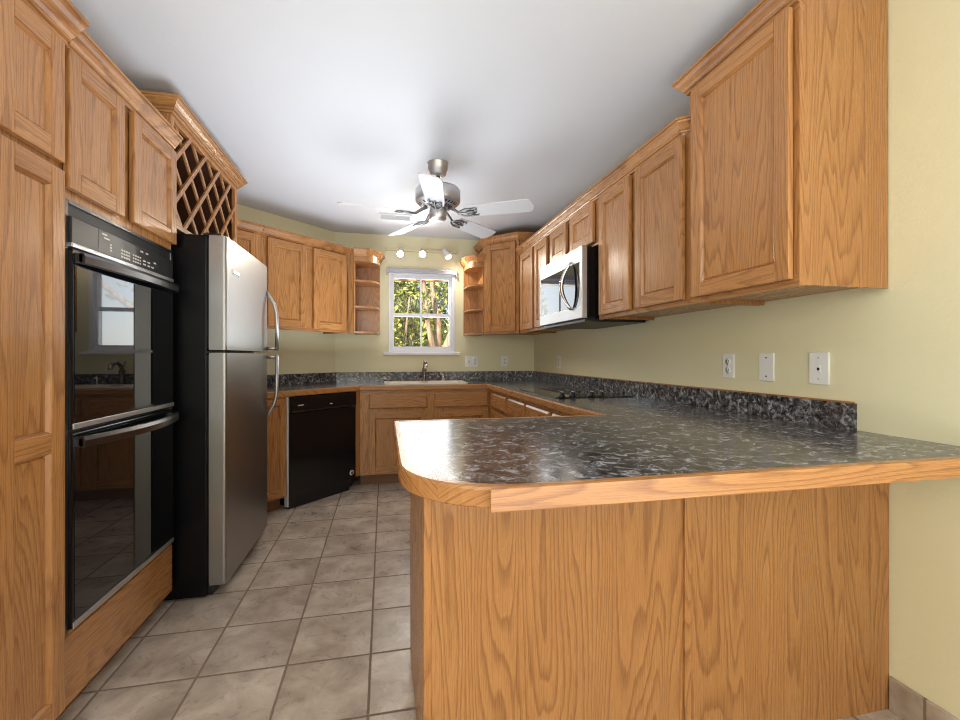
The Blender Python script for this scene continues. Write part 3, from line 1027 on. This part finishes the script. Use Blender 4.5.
for bw in (b1, b2):
    m = MB()
    n = len(bw)
    cxm, cym = sum(p[0] for p in bw) / n, sum(p[1] for p in bw) / n
    lower = [(cxm + (p[0] - cxm) * 0.9, cym + (p[1] - cym) * 0.9) for p in bw]
    vs = [(p[0], p[1], 0.006) for p in bw] + [(p[0], p[1], -0.15) for p in lower]
    m.add(vs, [(i, i + n, (i + 1) % n + n, (i + 1) % n) for i in range(n)], 0, True)
    m.add(vs[n:], [list(range(n))], 0)
    bo = m.build('bowl', CREAM, r, fix=False)
    MB().lathe([(0.035, -0.149), (0.03, -0.146)], 20, center=(cxm, cym, 0)).build('drain', CHROME, bo)
# faucet
r = thing('faucet', 'dark nickel kitchen faucet with pull-out spray head behind the sink', 'faucet', (0.405, 4.615, CT + 0.012))
MB().lathe([(0.030, 0), (0.030, 0.006), (0.022, 0.012), (0.021, 0.10), (0.024, 0.105), (0.024, 0.125), (0.012, 0.14)], 24).build('base', BRONZE, r)
MB().tube([(0, 0, 0.10), (0, -0.005, 0.14), (0, -0.03, 0.175), (0, -0.08, 0.195), (0, -0.13, 0.19), (0, -0.165, 0.165)], [0.014, 0.014, 0.014, 0.015, 0.018, 0.020], 14).build('spout', BRONZE, r)
MB().tube([(0, -0.165, 0.165), (0, -0.18, 0.14)], [0.021, 0.018], 14).build('spray_head', CHROME, r)
MB().tube([(0, 0.0, 0.135), (0, 0.02, 0.17), (0.0, 0.05, 0.205)], [0.010, 0.008, 0.007], 10).build('lever', BRONZE, r)
r = thing('soap_dispenser', 'small chrome soap dispenser on the sink rim right of the faucet', 'soap dispenser', (0.60, 4.615, CT + 0.012))
MB().lathe([(0.018, 0), (0.018, 0.006), (0.009, 0.01), (0.009, 0.05), (0.012, 0.052), (0.012, 0.062), (0.006, 0.066)], 18).build('pump_base', CHROME, r)
MB().tube([(0, 0, 0.056), (0, -0.03, 0.06), (0, -0.045, 0.054)], 0.006, 10).build('nozzle', CHROME, r)

# cooktop
r = thing('cooktop', 'black glass cooktop with knobs set into the counter below the microwave', 'cooktop', (1.045, 2.615, CT + 0.001))
MB().box(0, 0.54, 0, 0.76, 0, 0.006, 0, 0.002).build('glass_top', GLASSBLACK, r)
ringm = plain('burner_ring', (0.08, 0.08, 0.085), 0.3)
for (bx, by, br) in ((0.15, 0.25, 0.085), (0.40, 0.25, 0.105), (0.15, 0.56, 0.105), (0.40, 0.56, 0.085)):
    m = MB()
    n = 36
    vs = []
    for rr_ in (br, br - 0.006):
        vs += [(bx + rr_ * math.cos(2 * PI * i / n), by + rr_ * math.sin(2 * PI * i / n), 0.0065) for i in range(n)]
    m.add(vs, [(i, (i + 1) % n, (i + 1) % n + n, i + n) for i in range(n)])
    m.build('burner_ring', ringm, r, fix=False)
for kx in (0.06, 0.135, 0.265, 0.335):
    ko = MB().lathe([(0.024, 0.006), (0.024, 0.010), (0.020, 0.012), (0.017, 0.032), (0.013, 0.036)], 20, center=(kx, 0.045, 0)).build('knob', BLACK, r)
    MB().box(kx - 0.003, kx + 0.003, 0.025, 0.065, 0.034, 0.040, 0, 0.001).build('knob_grip', NICKEL, ko)

# ------------------------------------------------------------------ refrigerator; local x = +Y, local y = -X, front plane at x = -0.84
r = thing('refrigerator', 'stainless top-freezer refrigerator with black sides beside the wall oven', 'refrigerator', (-0.84, 2.385, 0), PI / 2)
FWD = 0.80
FH = 1.765
MB().box(0.0, FWD, 0.0, 0.70, 0.012, FH, 0, 0.006).build('cabinet_body', BLACKTEX, r)
MB().box(0.02, FWD - 0.02, -0.02, 0.0, 0.012, 0.058).build('toe_grille', BLACKSAT, r)
for fx in (0.05, FWD - 0.05):
    MB().lathe([(0.022, 0.0), (0.022, 0.008), (0.014, 0.014)], 16, center=(fx, 0.05, 0)).build('foot', BLACKSAT, r)
def fridge_door(z0, z1, name):
    m = MB()
    rad = 0.012
    # plan outline with rounded front vertical edges
    pts = [(0.004, -0.008), (0.004, -0.084 + rad)]
    for i in range(1, 8):
        t_ = PI / 2 * i / 7
        pts.append((0.004 + rad - rad * math.cos(t_), -0.084 + rad - rad * math.sin(t_)))
    for i in range(1, 12):     # faint bow of the front
        u = i / 12
        pts.append((0.016 + u * (FWD - 0.032), -0.084 - 0.004 * math.sin(PI * u)))
    for i in range(0, 8):
        t_ = PI / 2 * i / 7
        pts.append((FWD - 0.004 - rad + rad * math.sin(t_), -0.084 + rad - rad * math.cos(t_)))
    pts.append((FWD - 0.004, -0.008))
    n = len(pts)
    vs = [(p[0], p[1], z0) for p in pts] + [(p[0], p[1], z1) for p in pts]
    m.add(vs, [(i, i + 1, i + 1 + n, i + n) for i in range(n - 1)], 0, False)
    m.add(vs, [(n - 1, 0, n, 2 * n - 1)], 1)
    m.add(vs, [list(range(n)), list(range(n, 2 * n))[::-1]], 1)
    o = m.build(name, [STEEL, BLACKSAT], r)
    MB().box(0.012, FWD - 0.012, -0.010, 0.0, z0 + 0.01, z1 - 0.01).build('gasket', BLACKSAT, o)
    return o
lowd = fridge_door(0.062, 1.193, 'fridge_door')
topd = fridge_door(1.207, FH, 'freezer_door')
hx = FWD - 0.022
def fhandle(par, za, zb, zend):
    # bow out from za, straight to zb, bracket back to the door
    s = 1 if zb > za else -1
    pts = [(hx, -0.082, za), (hx, -0.098, za + s * 0.03), (hx, -0.128, za + s * 0.085), (hx, -0.142, za + s * 0.14), (hx, -0.145, za + s * 0.20), (hx, -0.145, zb)]
    h = MB().tube(pts, [0.007, 0.010, 0.0115, 0.0115, 0.0115, 0.0115], 12, flat=1.0)
    h.tube([(hx, -0.145, zb - s * 0.014), (hx, -0.075, zb - s * 0.014)], 0.011, 10)
    h.build('handle', STEELH, par)
fhandle(topd, 1.605, 1.215, 0)
fhandle(lowd, 0.775, 1.186, 0)
bd = MB().box(0.085, 0.20, -0.0895, -0.084, 1.592, 1.618, 0, 0.001).build('badge', NICKEL, topd)
MB().box(0.088, 0.197, -0.0902, -0.0892, 1.595, 1.599).box(0.088, 0.092, -0.0902, -0.0892, 1.595, 1.616).build('badge_border', BLACKSAT, bd)
MB().box(0.01, 0.06, -0.06, 0.02, FH, FH + 0.012, 0, 0.003).build('hinge_cover', BLACKSAT, r)

# ------------------------------------------------------------------ microwave; local x = -Y, local y = +X
MX = 1.185
r = thing('microwave', 'stainless over-the-range microwave with bowed handle under the short cabinet', 'microwave', (MX, 3.295, 0), -PI / 2)
w = 3.295 - 2.535
mz0, mz1 = 1.392, 1.858
MB().box(0.002, w - 0.002, 0.036, RW - MX - 0.004, mz0 + 0.012, mz1 - 0.004).build('body', BLACK, r)
d = MB()
d.box(0.0, w, 0.0, 0.035, mz0 + 0.02, mz0 + 0.095, 0, 0.003)
d.box(0.0, w, 0.0, 0.035, mz1 - 0.095, mz1, 0, 0.003)
d.box(0.0, 0.022, 0.0, 0.035, mz0 + 0.09, mz1 - 0.09, 0, 0.002)
d.box(w - 0.035, w, 0.0, 0.035, mz0 + 0.09, mz1 - 0.09, 0, 0.003)
d.box(0.02, w - 0.03, 0.006, 0.034, mz0 + 0.09, mz1 - 0.09, 1)
dd = d.build('door', [STEELH, BLACK], r, fix=False)
MB().box(0.022, w - 0.035, 0.002, 0.006, mz0 + 0.095, mz1 - 0.095).build('door_glass', GLASSBLACK, dd)
pts, rs = [], []
hxm = w - 0.17
for i in range(17):
    u = i / 16
    pts.append((hxm - 0.045 * math.sin(PI * u) + 0.02, -0.004 - 0.05 * math.sin(PI * u) ** 0.8, mz0 + 0.085 + u * (mz1 - mz0 - 0.16)))
    rs.append(0.009 + 0.005 * math.sin(PI * u))
MB().tube(pts, rs, 12).build('handle', CHROME, dd)
MB().box(0.02, w - 0.02, 0.03, RW - MX - 0.02, mz0, mz0 + 0.014).build('vent_grille', BLACKSAT, r)

# ------------------------------------------------------------------ wall plates
def plate(name, label, kind, loc, rotz, w_=0.075, h_=0.118):
    """local: plate on the plane y = 0 facing -y, centred"""
    r = thing(name, label, 'wall plate' if kind in ('blank', 'jack') else 'outlet', loc, rotz)
    MB().box(-w_ / 2, w_ / 2, -0.007, 0, -h_ / 2, h_ / 2, 0, 0.003).build('cover_plate', PLASTIC, r)
    def recept(cx_):
        for zc in (0.021, -0.021):
            o = MB().lathe([(0.0165, 0.0), (0.0165, 0.0018)], 20, M=Matrix.Rotation(PI / 2, 3, 'X'), center=(cx_, -0.007, zc)).build('receptacle', PLASTIC, r)
            MB().box(cx_ - 0.008, cx_ - 0.005, -0.0094, -0.0086, zc - 0.002, zc + 0.008).box(cx_ + 0.005, cx_ + 0.008, -0.0094, -0.0086, zc - 0.002, zc + 0.007).box(cx_ - 0.002, cx_ + 0.002, -0.0094, -0.0086, zc - 0.010, zc - 0.006).build('slots', SLOT, o)
    def screws(zs, cx_=0.0):
        for zc in zs:
            MB().lathe([(0.0035, 0), (0.0035, 0.001)], 12, M=Matrix.Rotation(PI / 2, 3, 'X'), center=(cx_, -0.007, zc)).build('screw', SLOT if kind == 'blank' else NICKEL, r)
    def toggle(cx_):
        MB().box(cx_ - 0.005, cx_ + 0.005, -0.008, -0.0068, -0.012, 0.012).build('switch_slot', SLOT, r)
        MB().box(cx_ - 0.004, cx_ + 0.004, -0.017, -0.007, 0.0, 0.010, 0, 0.001).build('toggle', PLASTIC, r)
    if kind == 'outlet':
        recept(0.0); screws([0.0])
    elif kind == 'blank':
        screws([0.041, -0.041])
    elif kind == 'jack':
        o = MB().box(-0.009, 0.009, -0.0085, -0.006, -0.014, 0.014, 0, 0.001).build('jack', PLASTIC, r)
        MB().box(-0.005, 0.005, -0.0092, -0.0084, -0.008, 0.003).build('jack_opening', SLOT, o)
        screws([0.041, -0.041])
    elif kind == 'double':
        toggle(-0.03); recept(0.03)
        screws([0.0], 0.03)
    return r
plate('wall_outlet', 'white duplex outlet on the right wall just left of the blank wall plate', 'outlet', (RW, 1.872, 1.129), -PI / 2, 0.072)
plate('blank_plate', 'white blank wall plate with two dark screws between the outlet and the jack plate', 'blank', (RW, 1.650, 1.129), -PI / 2, 0.076, 0.124)
plate('jack_plate', 'white wall plate with a small central jack, nearest the end of the black backsplash', 'jack', (RW, 1.408, 1.129), -PI / 2, 0.08, 0.124)
plate('wall_outlet', 'small white outlet far along the right wall behind the cooktop', 'outlet', (RW, 4.04, 1.122), -PI / 2)
plate('wall_switch', 'wide white switch and outlet plate just right of the sink', 'double', (0.932, BW, 1.122), 0, 0.145, 0.118)
plate('wall_outlet', 'white single outlet plate on the back wall near the right corner', 'outlet', (1.302, BW, 1.125), 0)

# ------------------------------------------------------------------ ceiling fan
r = thing('ceiling_fan', 'brushed nickel ceiling fan with five white blades', 'ceiling fan', (0.347, 2.932, CH))
MB().lathe([(0.040, -0.085), (0.052, -0.075), (0.060, -0.045), (0.066, -0.04), (0.066, -0.004), (0.070, 0.0)], 32).build('canopy', NICKEL, r)
MB().lathe([(0.013, -0.19), (0.013, -0.08)], 16).build('downrod', IRON, r)
MB().lathe([(0.05, -0.300), (0.105, -0.285), (0.142, -0.262), (0.148, -0.25), (0.148, -0.185), (0.140, -0.172), (0.085, -0.160), (0.03, -0.155)], 40).build('motor_housing', NICKEL, r)
v_ = MB()
for i in range(30):
    t_ = 2 * PI * i / 30
    if i % 6 == 5:
        continue
    M_ = Matrix.Rotation(t_, 3, 'Z')
    q = [Vector((0.070, -0.004, -0.2985)), Vector((0.128, -0.006, -0.2745)), Vector((0.128, 0.006, -0.2745)), Vector((0.070, 0.004, -0.2985))]
    v_.add([M_ @ p_ for p_ in q], [(0, 1, 2, 3)])
v_.build('vent_slots', SLOT, r, fix=False)
MB().lathe([(0.045, -0.375), (0.056, -0.366), (0.058, -0.312), (0.050, -0.300)], 28).build('switch_housing', NICKEL, r)
def fan_blade(deg):
    t_ = math.radians(deg)
    M_ = Matrix.Rotation(t_, 3, 'Z')
    tilt = Matrix.Rotation(math.radians(-14), 3, 'X')
    zb = -0.335
    m = MB()
    out_ = []
    L0, L1 = 0.19, 0.635
    for i in range(7):
        a_ = -PI / 2 + PI * i / 6
        out_.append((L1 - 0.035 + 0.035 * math.cos(a_), 0.068 * math.sin(a_) if True else 0))
    ptsb = [(L0, -0.050), (0.26, -0.060)] + [(0.56, -0.068)] + [(L1 - 0.03 + 0.03 * math.cos(-PI / 2 + PI * i / 8), 0.066 * math.sin(-PI / 2 + PI * i / 8)) for i in range(9)] + [(0.56, 0.068), (0.26, 0.060), (L0, 0.050)]
    n = len(ptsb)
    vs = []
    for hz_ in (-0.003, 0.003):
        for (a_, b_) in ptsb:
            q = tilt @ Vector((0, b_, hz_))
            vs.append(M_ @ Vector((a_, q.y, q.z)) + Vector((0, 0, zb)))
    fs = [list(range(n))[::-1], list(range(n, 2 * n))] + [(i, (i + 1) % n, (i + 1) % n + n, i + n) for i in range(n)]
    m.add(vs, fs)
    bl = m.build('blade', FANWHITE, r)
    ir = MB()
    def T_(x_, y_, z_):
        q = tilt @ Vector((0, y_, z_ - 0.004))
        return M_ @ Vector((x_, q.y, q.z)) + Vector((0, 0, zb))
    # scrolled blade iron: arm plus two curled side loops
    ir.tube([M_ @ Vector((0.075, 0, -0.298)), M_ @ Vector((0.11, 0, -0.315)), T_(0.15, 0, -0.004), T_(0.20, 0, -0.006), T_(0.27, 0, -0.006)], [0.010, 0.010, 0.009, 0.008, 0.006], 8)
    for s_ in (-1, 1):
        ir.tube([T_(0.14, 0, -0.006), T_(0.165, s_ * 0.025, -0.006), T_(0.20, s_ * 0.040, -0.006), T_(0.235, s_ * 0.036, -0.006), T_(0.25, s_ * 0.018, -0.006), T_(0.23, s_ * 0.008, -0.006), T_(0.205, s_ * 0.016, -0.006)], 0.006, 7)
        ir.tube([T_(0.235, s_ * 0.036, -0.006), T_(0.265, s_ * 0.040, -0.006), T_(0.275, s_ * 0.03, -0.006)], 0.0055, 7)
    ir.build('blade_iron', IRON, bl)
for dg in (55.5, 127.5, 199.5, 271.5, 343.5):
    fan_blade(dg - math.degrees(YAW))

# ceiling air vent
r = thing('air_vent', 'white slotted air register in the ceiling behind the fan', 'vent', (-0.045, 4.05, CH))
m = MB()
m.box(0, 0.29, 0, 0.012, -0.010, 0, 0, 0.002).box(0, 0.29, 0.148, 0.16, -0.010, 0, 0, 0.002).box(0, 0.012, 0.012, 0.148, -0.010, 0, 0, 0.002).box(0.278, 0.29, 0.012, 0.148, -0.010, 0, 0, 0.002)
m.build('frame', WHITE, r)
m = MB()
for i in range(7):
    y_ = 0.022 + i * 0.018
    m.add([(0.012, y_, -0.001), (0.278, y_, -0.001), (0.278, y_ + 0.010, -0.009), (0.012, y_ + 0.010, -0.009)], [(0, 1, 2, 3)])
m.build('louvers', plain('vent_grey', srgb(206, 208, 212), 0.5), r, fix=False)

# ------------------------------------------------------------------ track light over the window
r = thing('track_light', 'white wall track light with three spot heads above the window', 'track light', (0, BW, 2.30))
MB().box(0.01, 0.775, -0.028, -0.001, -0.016, 0.016, 0, 0.003).build('track', WALL if False else plain('track_cream', srgb(214, 204, 168), 0.4), r)
heads = [(0.135, Vector((-0.10, -0.82, -0.52)), (0.165, -0.115, -0.055)), (0.39, Vector((-0.10, -0.85, -0.45)), (0.392, -0.115, -0.048)), (0.625, Vector((0.42, -0.45, -0.85)), (0.645, -0.11, -0.045))]
for i, (hx_, dr, hp) in enumerate(heads):
    dr = dr.normalized()
    rot = dr.to_track_quat('Z', 'Y').to_matrix()
    hp = Vector(hp)
    prof = [(0.012, -0.07), (0.026, -0.065), (0.028, -0.02), (0.034, 0.01), (0.038, 0.045), (0.034, 0.046), (0.028, 0.02), (0.01, 0.012)]
    h = MB().lathe(prof, 20, M=rot, center=hp)
    ho = h.build('lamp_head', [WHITE], r)
    MB().lathe([(0.008, 0.016), (0.027, 0.034), (0.030, 0.044), (0.018, 0.050)], 18, M=rot, center=hp).build('bulb', BULB, ho)
    MB().tube([(hx_, -0.02, 0.0), (hx_, -0.06, 0.0), tuple(hp - dr * 0.045)], 0.006, 8).build('stem', WHITE, ho)
    wp = Vector((0, BW, 2.30)) + hp + dr * 0.07
    sp = light('track_spot', 'SPOT', wp, dr.to_track_quat('-Z', 'Y').to_euler(), 10, (1.0, 0.92, 0.78), spot=math.radians(165), blend=0.9, radius=0.03)

# ------------------------------------------------------------------ garden beyond the window
struct(MB().box(-9, 10, BW + 0.4, 16, -0.35, -0.25).build('garden_ground', GRASS))
def leaves(m, c, rad, n, size, rng):
    for _ in range(n):
        while True:
            p = Vector((rng.uniform(-1, 1), rng.uniform(-1, 1), rng.uniform(-1, 1)))
            if p.length < 1:
                break
        p = Vector(c) + Vector((p.x * rad[0], p.y * rad[1], p.z * rad[2]))
        a = Vector((rng.gauss(0, 1), rng.gauss(0, 1), rng.gauss(0, 1))).normalized()
        b_ = a.cross(Vector((rng.gauss(0, 1), rng.gauss(0, 1), rng.gauss(0, 1)))).normalized()
        s = size * rng.uniform(0.6, 1.3)
        m.add([p - a * s, p + b_ * s * 0.45, p + a * s, p - b_ * s * 0.45], [(0, 1, 2, 3)])
rng = random.Random(11)
# many-stemmed tree on the right of the view
r = thing('garden_tree', 'pale many-stemmed tree fanning up outside the window on the right', 'tree', (0.98, 8.4, -0.25))
m = MB()
stems = [((0.02, 0.0), (-0.10, 0.1), (-0.22, 0.2), 0.04), ((0.0, 0.05), (0.02, 0.1), (-0.05, 0.3), 0.06), ((0.06, 0.0), (0.22, -0.1), (0.45, -0.1), 0.075), ((0.1, 0.0), (0.45, 0.1), (0.95, 0.2), 0.065),
         ((-0.05, 0.0), (-0.12, -0.1), (-0.2, -0.2), 0.045), ((0.08, 0.05), (0.34, 0.2), (0.62, 0.5), 0.05), ((0.08, 0.0), (0.6, -0.05), (1.35, 0.0), 0.05)]
for (a_, b_, c_, rd) in stems:
    ps = [(a_[0] * 0.6, a_[1], 0.0), (a_[0] + 0.02, a_[1], 0.75), (b_[0] * 0.55, b_[1], 1.45), (b_[0] * 1.6, b_[1] * 1.3, 2.05), (c_[0] * 1.35, c_[1], 2.8), (c_[0] * 1.6, c_[1] * 1.5, 3.8)]
    m.tube(ps, [rd * 1.9, rd * 1.7, rd * 1.4, rd * 1.1, rd * 0.8, rd * 0.45], 9)
m.build('trunk', BARK, r)
m = MB()
for (cx_, cz_, n_) in ((-0.5, 3.6, 300), (0.4, 3.9, 320), (1.2, 3.5, 300), (0.9, 2.6, 120), (-0.3, 2.6, 130)):
    leaves(m, (cx_, 0.2, cz_), (0.7, 0.7, 0.55), n_, 0.07, rng)
m.build('foliage', LEAF_Y, r, fix=False)
def bush(label, x_, y_, h_, wd, n_, mat, size=0.06):
    r = thing('garden_shrub', label, 'shrub', (x_, y_, -0.25), 0, 'garden shrubs outside the window')
    m = MB()
    for i in range(5):
        t_ = 2 * PI * i / 5
        m.tube([(0.05 * math.cos(t_), 0.05 * math.sin(t_), 0), (wd * 0.3 * math.cos(t_), wd * 0.3 * math.sin(t_), h_ * 0.45), (wd * 0.6 * math.cos(t_ + .3), wd * 0.6 * math.sin(t_ + .3), h_ * 0.9)], [0.035, 0.025, 0.01], 7)
    m.build('stems', BARK, r)
    m = MB()
    for i in range(9):
        leaves(m, (rng.uniform(-.5, .5) * wd, rng.uniform(-.4, .4) * wd, h_ * rng.uniform(0.3, 0.9)), (wd * 0.55, wd * 0.5, h_ * 0.22), n_ // 9, size, rng)
    m.build('foliage', mat, r, fix=False)
bush('yellow-green leafy shrub filling the left panes of the window', 0.20, 6.75, 2.55, 0.46, 3600, LEAF_Y, 0.05)
bush('low yellow-green shrub to the right behind the many-stemmed tree', 1.75, 10.0, 2.1, 0.65, 3000, LEAF_Y, 0.06)
bush('tall green shrub far right beyond the many-stemmed tree', 2.6, 12.6, 4.2, 1.0, 4200, LEAF_G, 0.09)
bush('tall dark green shrub behind the left panes of the window', 0.10, 10.6, 3.7, 0.85, 5200, LEAF_G, 0.075)
bush('broad yellow-green shrub at the back middle of the garden', 1.0, 14.0, 4.0, 1.2, 5200, LEAF_Y, 0.095)
# rafters of the eave seen through the top of the window
r = thing('roof_eave', 'sunlit cedar eave with rafter tails along the top of the window view', 'eave', (0, BW + T, 0))
MB().box(-1.2, 2.2, 0.50, 0.54, 2.085, 2.21).build('fascia', EAVEWOOD, r)
m = MB()
for i in range(16):
    xx = -1.1 + i * 0.21
    m.box(xx, xx + 0.045, 0.01, 0.50, 2.10, 2.19)
m.build('rafter_tails', EAVEWOOD, r)
